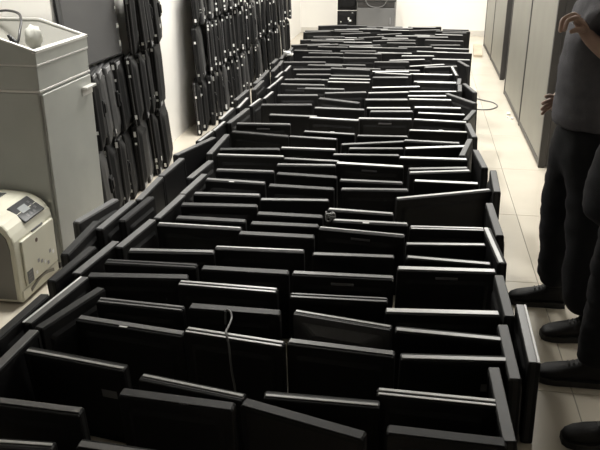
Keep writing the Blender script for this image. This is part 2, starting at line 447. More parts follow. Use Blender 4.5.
TABLE = '''row,-1.145,1.764,-2.0,0.410,0.33,m,p
row,-1.157,1.581,3.1,0.410,0.33,b,p
row,-0.646,1.937,-9.8,0.368,0.33,b,p
row,-0.676,1.859,-3.3,0.376,0.33,d,w
row,-0.718,1.618,-3.0,0.340,0.33,m,p
row,-0.232,1.938,0.6,0.363,0.33,b,p
row,-0.267,1.839,-15.6,0.402,0.33,d,p
row,0.122,1.992,-0.9,0.372,0.33,B,2
row,0.147,1.811,-1.6,0.340,0.33,d,p
row,-1.085,2.043,-8.4,0.389,0.33,b,t
row,-0.998,2.304,-7.2,0.442,0.31,m,w
row,-1.006,2.431,-3.1,0.357,0.33,m,2
row,-0.709,2.638,-1.1,0.417,0.33,b,2
row,-0.635,2.455,-0.2,0.358,0.33,d,p
row,-0.587,2.248,-7.2,0.378,0.33,b,2
row,-0.253,2.617,2.6,0.389,0.33,m,2
row,-0.215,2.441,-9.9,0.379,0.33,b,u
row,-0.203,2.239,-4.3,0.380,0.33,m,p
row,0.151,2.593,5.8,0.441,0.31,B,p
row,0.170,2.409,-2.0,0.381,0.33,b,p
row,0.180,2.248,5.9,0.364,0.33,b,t
row,-1.109,2.676,6.3,0.425,0.33,d,p
row,-1.094,2.800,1.7,0.413,0.33,d,2
row,-1.049,2.936,5.7,0.392,0.33,m,p
row,-1.007,3.253,0.0,0.425,0.33,b,c
row,-0.974,3.344,0.2,0.359,0.33,d,p
row,-0.986,3.544,4.7,0.407,0.33,d,p
row,-0.659,3.020,2.7,0.412,0.33,b,p
row,-0.674,2.794,1.4,0.381,0.33,d,w
row,-0.613,3.202,1.1,0.365,0.33,d,p
row,-0.598,3.344,1.8,0.340,0.33,d,p
row,-0.593,3.467,0.3,0.340,0.33,d,p
row,-0.257,2.810,2.5,0.429,0.33,m,s
row,-0.233,3.033,3.8,0.365,0.33,m,p
row,-0.214,3.302,-5.1,0.417,0.33,b,s
row,-0.183,3.429,0.7,0.374,0.33,b,w
row,-0.240,3.566,-3.3,0.340,0.33,b,p
row,0.190,3.406,4.8,0.359,0.33,B,2
row,0.177,3.223,7.1,0.367,0.33,b,p
row,0.190,3.045,-2.8,0.367,0.33,b,p
row,0.175,2.938,4.8,0.419,0.33,B,s
row,-1.033,4.511,3.1,0.443,0.31,b,p
row,-0.982,4.139,2.6,0.355,0.33,m,p
row,-0.991,3.945,-2.8,0.356,0.33,m,w
row,-0.988,3.721,3.8,0.369,0.33,m,p
row,-1.059,4.605,8.9,0.398,0.33,d,p
row,-0.675,4.666,1.5,0.367,0.33,b,p
row,-1.077,5.050,-9.3,0.439,0.31,d,p
row,-0.678,4.956,-4.6,0.340,0.33,m,p
row,-0.618,4.440,-1.6,0.353,0.33,m,p
row,-0.637,4.305,5.7,0.365,0.33,m,p
row,-0.601,4.121,-3.1,0.364,0.33,d,p
row,-0.601,3.901,-1.7,0.375,0.33,d,p
row,-0.611,3.707,6.5,0.370,0.33,m,p
row,-0.583,5.107,-3.9,0.372,0.33,m,w
row,-0.210,5.067,4.7,0.355,0.33,m,p
row,-0.272,4.953,18.6,0.457,0.31,m,p
row,-0.239,4.758,8.9,0.360,0.33,m,p
row,-0.291,4.598,5.9,0.426,0.33,m,p
row,-0.248,4.372,-2.5,0.416,0.33,B,s
row,-0.220,4.059,0.4,0.364,0.33,m,p
row,-0.194,3.922,6.3,0.375,0.33,m,p
row,0.184,3.955,24.0,0.570,0.31,b,p
row,0.133,4.960,-2.6,0.378,0.33,m,p
row,0.147,4.848,15.6,0.421,0.33,B,p
row,0.136,4.565,3.1,0.427,0.33,B,p
row,0.157,4.388,12.1,0.365,0.33,m,p
row,0.168,4.300,14.9,0.376,0.33,b,p
row,0.206,4.126,0.4,0.365,0.33,B,p
row,-1.032,6.735,2.5,0.411,0.33,m,s
row,-1.009,6.278,8.9,0.357,0.33,m,p
row,-1.042,5.918,8.9,0.422,0.33,m,2
row,-0.922,5.561,-0.9,0.380,0.33,m,p
row,-1.099,5.257,4.7,0.405,0.33,m,s
row,-0.624,6.942,2.0,0.397,0.33,b,p
row,-0.187,6.875,14.7,0.454,0.31,B,p
row,-0.610,6.444,15.3,0.376,0.33,m,p
row,-0.236,6.503,15.5,0.369,0.33,b,p
row,-0.619,6.121,-20.7,0.386,0.33,m,2
row,-0.241,6.238,8.9,0.366,0.33,b,2
row,-0.593,5.846,-1.0,0.407,0.33,d,p
row,-0.210,5.942,8.9,0.358,0.33,b,p
row,-0.180,5.806,8.9,0.340,0.33,m,p
row,-0.595,5.487,-5.1,0.390,0.33,b,p
row,-0.216,5.552,4.6,0.411,0.33,b,s
row,0.191,7.024,1.6,0.371,0.33,B,2
row,0.149,6.633,8.9,0.428,0.33,b,p
row,0.098,6.449,8.9,0.340,0.33,b,p
row,0.128,6.276,2.8,0.360,0.33,b,p
row,0.186,5.986,3.6,0.377,0.33,B,p
row,0.214,5.800,-1.6,0.364,0.33,b,p
row,0.200,5.552,-4.6,0.396,0.33,b,p
row,0.178,5.269,1.1,0.413,0.33,b,w
row,-1.232,8.041,8.9,0.504,0.31,d,p
row,-1.060,7.534,8.9,0.390,0.33,m,p
row,-1.007,7.265,8.9,0.348,0.33,m,p
row,-1.072,6.993,8.9,0.355,0.33,d,p
row,-1.230,8.854,-0.5,0.460,0.31,m,p
row,-1.332,9.323,18.6,0.498,0.31,d,p
row,-0.855,10.271,22.4,0.428,0.33,d,p
row,-0.523,11.196,8.9,0.570,0.31,d,p
row,0.081,11.279,8.9,0.486,0.31,d,p
row,-0.079,10.294,8.9,0.473,0.31,b,p
row,-0.879,9.828,25.8,0.374,0.31,d,p
row,-0.637,10.114,25.8,0.374,0.31,d,p
row,-0.402,10.417,25.8,0.374,0.31,d,p
row,0.282,9.785,-4.1,0.392,0.33,m,p
row,0.330,9.406,8.9,0.370,0.33,m,p
row,-0.033,9.186,8.9,0.412,0.33,m,p
row,0.418,8.836,-1.2,0.410,0.33,b,p
row,0.003,8.521,8.9,0.373,0.33,b,p
row,-0.690,8.773,8.9,0.423,0.33,m,p
row,-0.324,8.683,8.9,0.340,0.33,m,p
row,-0.627,8.286,8.9,0.378,0.33,m,p
row,-0.119,8.266,18.1,0.410,0.33,b,p
row,-0.271,8.080,8.9,0.378,0.33,m,p
row,0.148,7.419,0.6,0.361,0.33,B,p
row,-0.666,7.596,-6.8,0.419,0.33,m,p
row,-0.262,7.547,8.9,0.375,0.33,B,p
row,-0.628,7.090,1.9,0.405,0.33,b,p
row,-0.250,7.226,8.9,0.350,0.33,m,p
row,0.093,7.952,25.8,0.407,0.33,b,p
row,0.369,8.343,-0.2,0.411,0.33,b,p
row,-1.373,10.479,8.9,0.405,0.33,d,p
row,-1.167,9.885,8.9,0.423,0.33,d,p
row,-1.065,8.285,8.9,0.426,0.33,m,p
row,-1.309,9.762,20.4,0.457,0.31,d,p
row,-1.397,10.364,24.3,0.391,0.33,m,p
row,-1.276,11.243,24.0,0.454,0.31,d,p
row,-0.828,10.965,23.0,0.457,0.31,m,p
row,0.043,10.891,20.4,0.539,0.31,d,p
row,0.480,10.536,8.9,0.340,0.33,d,p
row,-1.164,9.174,25.8,0.409,0.33,m,p
row,-0.680,9.353,19.5,0.450,0.31,d,p
row,-0.381,9.681,20.8,0.429,0.33,m,p
row,-0.758,7.965,1.0,0.442,0.31,m,p
row,0.241,7.876,18.3,0.358,0.33,m,p
row,-0.808,6.588,2.0,0.363,0.33,d,p
left_in,-1.314,1.980,88.5,0.360,0.33,m,p
left_in,-1.323,2.398,82.9,0.408,0.33,B,p
left_in,-1.250,2.341,74.1,0.360,0.33,d,p
left_in,-1.354,2.800,84.3,0.360,0.33,m,p
left_in,-1.268,3.089,83.9,0.360,0.33,m,p
left_in,-1.227,3.463,86.1,0.360,0.33,m,p
left_in,-1.206,3.832,86.3,0.360,0.33,m,p
left_in,-1.242,4.100,84.7,0.360,0.33,m,p
left_in,-1.290,4.658,90.4,0.492,0.33,m,p
left_in,-1.320,5.454,85.9,0.494,0.33,m,p
left_in,-1.284,5.922,85.0,0.294,0.33,b,p
left_in,-1.248,6.219,86.8,0.294,0.33,b,p
left_in,-1.304,6.631,86.7,0.285,0.33,b,p
left_in,-1.283,6.920,88.4,0.285,0.33,b,p
left_in,-1.331,7.174,88.7,0.327,0.33,b,p
left_in,-1.306,7.506,90.4,0.327,0.33,b,p
left_out,-1.399,2.249,87.1,0.360,0.33,d,p
left_out,-1.419,2.719,85.8,0.365,0.33,d,p
left_out,-1.501,3.002,93.0,0.409,0.33,d,p
left_out,-1.583,3.347,79.3,0.360,0.33,g,p
left_out,-1.441,3.307,87.2,0.411,0.33,m,p
left_out,-1.377,3.405,85.7,0.360,0.33,d,p
left_out,-1.429,3.722,91.3,0.391,0.33,m,p
left_out,-1.426,4.116,87.8,0.366,0.33,m,p
left_out,-1.418,4.578,73.6,0.476,0.33,m,p
left_out,-1.429,4.838,86.0,0.277,0.33,b,p
left_out,-1.399,5.119,87.8,0.277,0.33,b,p
left_out,-1.432,5.508,89.3,0.384,0.33,b,p
left_out,-1.408,5.896,91.0,0.384,0.33,b,p
left_out,-1.464,6.188,88.8,0.430,0.33,m,p
left_out,-1.413,6.622,90.5,0.430,0.33,m,p
left_out,-1.470,6.859,89.7,0.329,0.33,m,p
left_out,-1.471,7.194,91.4,0.329,0.33,m,p
left_out,-1.423,7.468,91.4,0.321,0.33,m,p
left_out,-1.435,7.795,93.2,0.321,0.33,m,p
left_out,-1.515,7.917,90.5,0.291,0.33,m,p
left_out,-1.479,8.214,92.2,0.291,0.33,m,p
left_out,-1.429,8.389,91.5,0.324,0.33,m,p
left_out,-1.484,8.716,93.2,0.324,0.33,m,p
right,0.346,1.975,-88.1,0.390,0.33,m,p
right,0.458,2.425,-90.5,0.422,0.33,B,p
right,0.394,2.284,-89.0,0.360,0.33,d,p
right,0.400,2.706,-88.7,0.360,0.33,m,p
right,0.417,3.219,-84.8,0.413,0.33,b,p
right,0.454,3.546,-88.1,0.449,0.33,d,p
right,0.488,4.151,-91.6,0.399,0.33,d,p
right,0.441,4.585,-85.3,0.388,0.33,m,p
right,0.379,4.829,-100.2,0.424,0.33,m,p
right,0.430,5.287,-86.1,0.390,0.33,m,p
right,0.437,5.743,-104.4,0.360,0.33,d,p
right,0.396,6.346,-57.7,0.423,0.33,d,p
right,0.499,6.795,-78.9,0.396,0.33,d,p
right,0.412,7.077,-94.1,0.300,0.33,m,p
right,0.399,6.773,-92.4,0.300,0.33,m,p
right,0.408,7.638,-86.4,0.500,0.33,b,p
right,0.512,8.080,-75.5,0.360,0.33,m,p
row,-0.993,7.138,0.9,0.370,0.30,m,p
row,0.183,7.196,1.7,0.410,0.30,b,p
row,-0.664,7.414,4.0,0.410,0.30,m,p
row,-0.224,7.408,-8.7,0.370,0.33,b,p
row,0.147,7.564,2.6,0.430,0.31,b,p
row,-0.951,7.772,-0.0,0.370,0.33,d,p
row,-0.552,7.811,-0.9,0.370,0.30,m,p
row,-0.143,7.769,5.2,0.360,0.30,m,p
row,-0.701,8.468,-2.4,0.360,0.30,d,p
row,-1.043,8.583,1.3,0.410,0.33,m,p
row,-0.617,8.604,-0.9,0.430,0.33,m,p
row,-0.265,8.879,0.6,0.410,0.30,b,p
row,-1.017,9.049,2.3,0.370,0.33,m,p
row,-0.623,9.105,1.5,0.410,0.33,b,p
row,-0.336,9.056,1.2,0.430,0.33,d,p
row,0.172,9.028,-3.5,0.370,0.30,b,p
row,-0.749,9.215,-3.4,0.430,0.33,m,p
row,0.401,9.250,-3.9,0.430,0.31,b,p
row,-1.140,9.518,2.9,0.430,0.33,d,p
row,-0.754,9.487,4.7,0.360,0.33,b,p
row,-0.207,9.481,2.4,0.360,0.33,m,p
row,-0.993,9.661,2.9,0.370,0.33,b,p
row,-0.213,9.882,0.7,0.370,0.31,m,p
row,0.402,9.937,-2.3,0.360,0.31,d,p
row,-1.024,10.070,5.4,0.430,0.30,b,p
row,-0.309,10.127,4.5,0.360,0.30,b,p
row,0.182,10.104,5.9,0.410,0.33,b,p
row,0.407,10.354,-3.8,0.370,0.33,b,p
row,-0.959,10.476,-5.3,0.410,0.33,m,p
row,0.150,10.474,-6.9,0.410,0.30,m,p
row,-1.018,10.779,8.1,0.360,0.31,b,p
row,-0.636,10.764,4.2,0.410,0.33,b,p
row,-0.332,10.719,0.7,0.410,0.33,b,p
row,0.413,10.724,3.8,0.360,0.33,m,p
row,-0.299,10.929,4.7,0.430,0.33,b,p
row,0.505,10.928,0.8,0.430,0.30,m,p
row,-0.965,11.095,0.8,0.430,0.33,d,p
row,0.063,11.112,0.9,0.360,0.33,b,p
row,0.528,11.170,-0.7,0.370,0.30,b,p'''
rng = random.Random(11)
rows = []
for ln in TABLE.strip().split('\n'):
    k, x, y, a, w_, h, tone, feat = ln.split(',')
    rows.append([k, float(x), float(y), float(a), float(w_), float(h), tone, feat])
rows.sort(key=lambda q: q[2])
TONE = {'B': 'lit silver edge', 'b': 'lit grey edge', 'm': 'dim edge', 'd': 'black edge', 'g': 'grey-lit back', 'x': 'matt edge', 'n': 'slim edge'}
FEAT = {'w': ' and white tag', 's': ' and vent bar', '2': ' in double line', 'u': ' and bulging back', 't': ' and grey label', 'c': ' and round button', 'p': ''}
COLS = [(-.80, 'left file'), (-.40, 'second file from left'), (.0, 'third file from left'), (9, 'right file')]
cnt = {}
for k, x, y, a, w_, h, tone, feat in rows:
    if k == 'row':
        where = next(nm for lim, nm in COLS if x < lim)
        grp = 'monitors standing in rows in the pile'
    elif k == 'left_in':
        where, grp = 'inner line along left side', 'monitors edging the left side of the pile'
    elif k == 'left_out':
        where, grp = 'outermost line along left side', 'monitors edging the left side of the pile'
    else:
        where, grp = 'line along the aisle', 'monitors edging the aisle side of the pile'
    cnt[where] = cnt.get(where, 0) + 1
    if k == 'right' and tone not in 'bB':
        tone = 'x'
    if k == 'row' and tone == 'b' and x < .1 and y < 3.4:
        tone = 'n'
    size = 'wide' if w_ > .42 else 'narrow' if w_ < .35 else 'black'
    lab = '%s monitor with %s%s, %s from front of %s' % (size, TONE[tone], FEAT[feat], ordinal(cnt[where]), where)
    kind = ('e2' if tone == 'B' else 'e') if k != 'row' and tone != 'b' else feat if feat in '2u' else 'p'
    yaw = R(a)
    if k == 'row':          # rows lean a little towards the front of the room
        back = feat in 'su' or (feat != 't' and rng.random() < .6)
        lean = R(rng.uniform(5, 6.5))
    elif k == 'right':
        back, lean = rng.random() < .5, R(rng.uniform(1, 4))
    else:                   # the lines along the left lean outwards
        back, lean = rng.random() < .5, -R(rng.uniform(.5, 3.5))
    if k == 'row' and y > 5.3 and kind == 'p':
        kind = 'f'
    if kind == 'e2':
        back = True
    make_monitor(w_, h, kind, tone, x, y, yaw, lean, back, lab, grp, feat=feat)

# ---------------------------------------------------------------- monitors stacked on their sides against the left wall
WM = {}


def wall_meshes(v):
    """a monitor standing on its short side: width .34 (y), height .45 (z), back towards +x"""
    if v in WM:
        return WM[v]
    w, h = (.335, .448) if v % 2 else (.315, .442)
    mb = M['body'] if v < 3 else M['body2']
    d = {}
    a, b = rrect(w, h, .008), rrect(w - .012, h - .012, .008, z0=.006)
    d['front_bezel'] = loft([(-.010, a), (-.022, a), (-.024, b), (-.024, rrect(w - .05, h - .05, .003, z0=.025)), (-.02, rrect(w - .05, h - .05, .003, z0=.025))], mb, 'front_bezel', True, False)
    bm = bmesh.new()
    x = w / 2 - .025
    bm.faces.new([bm.verts.new(p) for p in ((-x, -.0212, .025), (x, -.0212, .025), (x, -.0212, h - .025), (-x, -.0212, h - .025))])
    d['screen'] = mesh('screen', bm, M['screen'])
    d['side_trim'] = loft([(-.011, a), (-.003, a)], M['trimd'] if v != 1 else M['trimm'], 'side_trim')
    i = rrect(w - .05, h - .06, .02, z0=.03)
    j = rrect(w - .12, h - .14, .03, z0=.07)
    d['back_cover'] = loft([(-.004, a), (.008, a), (.014, b), (.018, i), (.034 if v % 2 else .026, j)], M['body2'] if v != 2 else M['body3'], 'back_cover')
    bm = bmesh.new()
    box(bm, -.05, .05, .024, .040, h / 2 - .05, h / 2 + .05, .004)
    box(bm, -.03, .03, .038, .048, h / 2 - .03, h / 2 + .03, .004)
    d['mount_plate'] = mesh('mount_plate', bm, M['body2'])
    WM[v] = d
    return d


st_me = [boxm('white_sticker', -a, a, 0, .0012, -b, b, M['white']) for a, b in ((.012, .02), (.018, .014), (.009, .009))]
side_me = [boxm('white_sticker', 0, .0012, -.008, .008, -b, b, M['white']) for b in (.008, .014, .010)]
port_me = boxm('port_plate', -.05, .05, 0, .007, -.02, .02, M['port'], .002)
arm_me = boxm('mount_arm', -.022, .022, 0, .03, -.05, .05, M['port'], .004)
PLACE = {0: 'bottom tier', 1: 'middle tier', 2: 'top tier'}


def wall_stack(y0, y1, step, side, tops, seed, top_start=0):
    rg = random.Random(seed)
    for t in range(3):
        n = 0
        y = max(y0 + .14 + t * .02, top_start if t == 2 else 0)
        while y < min(y1, tops[t]) - .12:
            n += 1
            v = rg.randrange(4)
            ms = wall_meshes(v)
            lean = R(rg.uniform(2.0, 5.0))
            turn = -R(rg.uniform(11, 17))
            x = X_L + .150 - .010 * t + rg.uniform(-.016, .02)
            lab = 'black monitor on its side, %s of %s wall stack, %s from near end' % (PLACE[t], side, ordinal(n))
            root = thing('wall_monitor', lab, 'monitor', (x, y, .003 + t * .458 + rg.uniform(0, .006 if t else 0)), (0, 0, 0), 'monitors stacked on their sides along the %s wall' % side)
            # back (+y local) turned to the room; each unit overlaps the next one like a shingle
            root.rotation_euler = (Matrix.Rotation(-PI / 2 - turn, 3, 'Z') @ Matrix.Rotation(lean, 3, 'X') @ Matrix.Rotation(R(rg.uniform(-2.2, 2.2)), 3, 'Y')).to_euler()
            for k, me in ms.items():
                if k != 'mount_plate' or rg.random() < .35:
                    link(k, me, root)
            for q in range(rg.randint(3, 6)):
                zz = rg.choice((.03, .045, .06, .39, .405, .42, .33, .11))
                if q < 3:       # on the narrow side that faces the entrance
                    link('white_sticker', rg.choice(side_me), root, ((.1675 if v % 2 else .1575), -.004, zz))
                else:
                    edge = zz < .055 or zz > .38
                    link('white_sticker', rg.choice(st_me), root, (rg.uniform(-.02, .14), .0145 if edge else .0255 if v % 2 == 0 else .033, zz))
            if rg.random() < .6:
                link('port_plate', port_me, root, (rg.uniform(.05, .11), .012, rg.choice((.03, .415))))
            y += step(y) * rg.uniform(.85, 1.15)


wall_stack(3.93, 5.44, lambda y: .158, 'near left', (9, 9, 9), 5, 4.79)
wall_stack(6.03, 10.95, lambda y: .182 if y < 8.0 else .24, 'far left', (99, 99, 8.5), 8)

# a big grey flat display standing on the bottom tiers, behind the steel machine
t = thing('large_display', 'large flat grey display back leaning above the steel shredder, on top of stacked monitors', 'monitor', (-1.93, 4.275, .925))
t.rotation_euler = (Matrix.Rotation(-PI / 2 - R(3), 3, 'Z') @ Matrix.Rotation(R(4), 3, 'X')).to_euler()
a, b = rrect(.68, .62, .01), rrect(.66, .60, .01, z0=.01)
link('front_bezel', loft([(-.018, b), (-.016, a), (-.002, a)], M['body'], 'front_bezel'), t)
link('back_cover', loft([(-.002, a), (.016, a), (.022, b)], M['tv'], 'back_cover'), t)
for q in range(5):
    link('white_sticker', st_me[q % 3], t, (-.322, .0215, .07 + .11 * q))

# ---------------------------------------------------------------- steel shredder in the alcove
t = thing('steel_shredder', 'grey steel shredder cabinet with sloping open hopper beside the beige printer', 'shredder', (-1.79, 3.3, 0))
D, W_ = .56, .58        # depth to -x, length in y
part('cabinet', (-D, -.012, 0.0, W_, .04, .945), M['steel'], t, .006)
part('plinth', (-D + .02, -.03, .02, W_ - .02, 0, .04), M['post'], t)
dr = part('door', (-.012, .004, .012, W_ - .012, .06, .935), M['steel'], t, .003)
bm = bmesh.new()
box(bm, .004, .034, W_ - .14, W_ - .012, .872, .886, .002)
box(bm, .004, .008, W_ - .14, W_ - .012, .835, .886, .001)
link('door_handle', mesh('door_handle', bm, M['steel_edge']), dr)
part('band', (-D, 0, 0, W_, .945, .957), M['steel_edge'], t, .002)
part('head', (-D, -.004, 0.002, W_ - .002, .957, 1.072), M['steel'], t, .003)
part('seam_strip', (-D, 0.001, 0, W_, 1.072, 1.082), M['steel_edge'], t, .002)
# hopper collar: side walls that rise to the left, a rim and a funnel inside
ZL, ZH, XS = 1.14, 1.222, -.26
side = [(0, 1.082), (0, ZL), (XS, ZH), (-D, ZH), (-D, 1.082)]
bm = bmesh.new()
prism(bm, side, 1, 0.0, .012)
prism(bm, side, 1, W_ - .012, W_)
prism(bm, [(0, 1.082), (0, ZL), (-.012, ZL + .003), (-.012, 1.082)], 1, .012, W_ - .012)
prism(bm, [(-D, 1.082), (-D, ZH), (-D + .012, ZH), (-D + .012, 1.082)], 1, .012, W_ - .012)
col = link('hopper_collar', mesh('hopper_collar', bm, M['steel']), t)
bm = bmesh.new()
up = lambda pts: [(u, v) for u, v in pts]
for ya, yb in ((-.004, .016), (W_ - .016, W_ + .004)):
    prism(bm, [(0.004, ZL - .002), (0.004, ZL + .006), (XS, ZH + .008), (-D, ZH + .008), (-D, ZH), (XS, ZH)], 1, ya, yb)
prism(bm, [(.004, ZL - .006), (.004, ZL + .006), (-.016, ZL + .012), (-.016, ZL - .006)], 1, -.004, W_ + .004)
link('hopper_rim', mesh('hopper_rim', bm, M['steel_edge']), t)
bm = bmesh.new()
# funnel: four slanting plates down to a slot
o = [(-.013, .013, ZL), (-.013, W_ - .013, ZL), (XS, W_ - .013, ZH - .01), (-D + .013, W_ - .013, ZH - .01), (-D + .013, .013, ZH - .01), (XS, .013, ZH - .01)]
i_ = [(-.20, .10, 1.09), (-.20, W_ - .1, 1.09), (-.27, W_ - .1, 1.088), (-.30, W_ - .1, 1.09), (-.30, .10, 1.09), (-.27, .1, 1.088)]
A = [bm.verts.new(p) for p in o]
B = [bm.verts.new(p) for p in i_]
for k in range(6):
    bm.faces.new([A[k], A[(k + 1) % 6], B[(k + 1) % 6], B[k]])
bm.faces.new(B)
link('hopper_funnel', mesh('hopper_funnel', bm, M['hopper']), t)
for k in range(4):
    part('foot', (-D + .05 + (k % 2) * (D - .16), -D + .09 + (k % 2) * (D - .16), .05 + (k // 2) * (W_ - .14), .09 + (k // 2) * (W_ - .14), 0, .042), M['sole'], t)

# crumpled bag in the hopper and the cable over it
bm = bmesh.new()
bmesh.ops.create_icosphere(bm, subdivisions=3, radius=1)
rg = random.Random(3)
for v in bm.verts:
    n = v.co.normalized()
    k = 1 + .16 * math.sin(7 * n.x + 3 * n.z) * math.cos(6 * n.y) + rg.uniform(-.05, .05)
    v.co = Vector((n.x * .042, n.y * .045, n.z * .060)) * k
bag = link('crumpled_bag', mesh('crumpled_bag', bm, M['bag'], True), None, (-1.95, 3.60, 1.165))
tag(bag, 'crumpled pale plastic bag lying in the open hopper of the steel shredder', 'bag')
bm = bmesh.new()
tube(bm, smooth_path([(-2.34, 3.86, 1.25), (-2.2, 3.80, 1.275), (-2.06, 3.68, 1.275), (-1.99, 3.57, 1.25), (-1.965, 3.50, 1.21), (-1.96, 3.46, 1.165), (-1.98, 3.44, 1.14)]), .007, 6)
for k in range(4):
    tube(bm, smooth_path([(-1.965, 3.41 + .01 * k, 1.13), (-1.95 - .012 * k, 3.42, 1.165 + .012 * k), (-1.99 + .01 * k, 3.44, 1.20 - .01 * k), (-1.97, 3.45, 1.15)]), .005, 5)
tag(link('power_cable', mesh('power_cable', bm, M['cable'], True)), 'thick black cable draped over the hopper of the steel shredder', 'cable')

# ---------------------------------------------------------------- printer
t = thing('laser_printer', 'beige laser printer on the floor before the steel shredder', 'printer', (-1.81, 2.895, 0))
L_ = .39
prof = [(-.50, .012), (0.0, .012), (0.004, .29), (0.002, .325), (-.008, .355), (-.022, .385), (-.045, .410), (-.08, .430), (-.13, .440), (-.22, .445), (-.34, .445), (-.44, .438), (-.50, .42)]
bm = bmesh.new()
prism(bm, prof, 1, 0, L_)
bmesh.ops.bevel(bm, geom=[e for e in bm.edges if abs(e.verts[0].co.y - e.verts[1].co.y) < 1e-6], offset=.012, segments=2, affect='EDGES', profile=.5)
link('casing', mesh('casing', bm, M['printer'], False), t)
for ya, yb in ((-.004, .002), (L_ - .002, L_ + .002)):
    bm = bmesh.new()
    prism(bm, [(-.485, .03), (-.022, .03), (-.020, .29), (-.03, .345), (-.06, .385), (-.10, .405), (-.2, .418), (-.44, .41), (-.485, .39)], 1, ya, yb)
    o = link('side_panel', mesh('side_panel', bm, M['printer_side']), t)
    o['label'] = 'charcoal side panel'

fd = part('front_door', (0.002, .014, .05, L_ - .018, .075, .315), M['printer'], t, .005)
bm = bmesh.new()
prism(bm, [(.014 + .009 * math.cos(2 * PI * k / 16), 0) for k in range(0)] or [(.185 + .011 * math.cos(2 * PI * k / 14), .268 + .011 * math.sin(2 * PI * k / 14)) for k in range(14)], 0, .0135, .0155)
link('round_emblem', mesh('round_emblem', bm, mat('emblem_brown', (.10, .06, .045), .4)), fd)
part('door_grip', (.006, .0125, .16, .27, .318, .328), M['printer_dark'], t, .002)
bm = bmesh.new()
arc = [(.085 + .235 * k / 12, .052 + .020 * math.sin(PI * k / 12)) for k in range(13)]
prism(bm, arc + [(.085 + .235 * k / 12, .034 + .026 * math.sin(PI * k / 12)) for k in range(12, -1, -1)], 0, .001, .012)
link('tray_grip', mesh('tray_grip', bm, mat('tray_grip_grey', (.16, .15, .12), .5)), t)
part('tray_front', (0.002, .008, .012, L_ - .012, .016, .068), M['printer'], t, .003)
part('maker_plate', (.0145, .0155, .06, .115, .085, .15), M['printer_dark'], fd, 0)
for k, (a, b, c, d_) in enumerate(((.07, .105, .135, .140), (.07, .095, .120, .124), (.07, .105, .105, .110), (.07, .09, .093, .096))):
    part('print_line', (.0154, .0158, a, b, c, d_), M['slot'], fd)
for k in range(7):
    part('sticker_fragment', (.0144, .0152, .14 + .03 * k, .158 + .03 * k, .10 + .017 * ((k * 3) % 4), .118 + .017 * ((k * 3) % 4)), M['port'] if k % 3 else M['white'], fd)
# control panel on the rounded top edge
bm = bmesh.new()
box(bm, -.055, .055, -.098, .098, 0, .012, .004)
for v in bm.verts:                       # slightly pinched towards the top
    v.co.y *= 1 - .9 * max(0, -v.co.x - .02)
cp_ = link('control_panel', mesh('control_panel', bm, M['printer_dark']), t, (-.052, .238, .400), (0, R(36), 0))
part('panel_display', (-.028, .012, -.05, .022, .010, .0125), M['lcd'], cp_, .001)
for k in range(3):
    part('panel_button', (.024, .04, -.05 + .032 * k, -.03 + .032 * k, .010, .013), M['slot'], cp_, .001)
for k in range(3):
    part('panel_button', (-.03 + .02 * k, -.016 + .02 * k, .045, .065, .010, .013), M['slot'], cp_, .001)
part('output_slot', (-.40, -.20, .05, L_ - .05, .440, .447), M['printer_dark'], t, .002)
for k in range(4):
    part('foot', (-.46 + (k % 2) * .38, -.42 + (k % 2) * .38, .03 + (k // 2) * .27, .07 + (k // 2) * .27, 0, .014), M['sole'], t)

# ---------------------------------------------------------------- far end: locker, leaning monitors
t = thing('steel_locker', 'dark grey steel locker against the far wall behind the pile', 'locker', (-.68, 11.95, 0))
part('cabinet', (-.30, .30, 0, .5, .03, .60), M['locker'], t, .006)
part('door', (-.285, .285, -.014, 0, .05, .50), M['locker'], t, .004)
part('top_panel', (-.31, .31, -.02, .51, .60, .625), M['post'], t, .004)
part('drawer', (-.285, .285, -.014, 0, .51, .59), M['post'], t, .004)
part('plinth', (-.28, .28, .02, .48, 0, .03), M['post'], t)
part('door_handle', (.22, .235, -.034, -.014, .26, .36), M['port'], t, .003)
bm = bmesh.new()
tube(bm, smooth_path([(-.85, 11.915, .64), (-.80, 11.905, .55), (-.70, 11.90, .515), (-.58, 11.905, .53), (-.52, 11.915, .60), (-.5, 11.92, .64)]), .007, 6)
tag(link('looped_cable', mesh('looped_cable', bm, M['gcable'], True)), 'grey cable hanging in a loop over the front of the dark locker', 'cable')
for k, (x, z, nm) in enumerate(((-1.13, 0, 'lower'), (-1.12, .452, 'upper'))):
    root = thing('wall_monitor', 'black monitor with white stickers standing left of the grey locker, %s one' % nm, 'monitor', (x, 12.02 + .01 * k, .003 + z), (0, 0, 0), 'monitors stacked beside the locker')
    root.rotation_euler = (Matrix.Rotation(PI + R(4), 3, 'Z') @ Matrix.Rotation(R(-4), 3, 'X')).to_euler()
    for kk, me in wall_meshes(k).items():
        link(kk, me, root)
    for q, (a, b) in enumerate(((-.02, .33), (-.045, .30), (.10, .28), (-.08, .40), (.08, .10), (-.1, .06))):
        link('white_sticker', st_me[q % 3], root, (a, .0165 if b > .38 or b < .07 else .027, b))

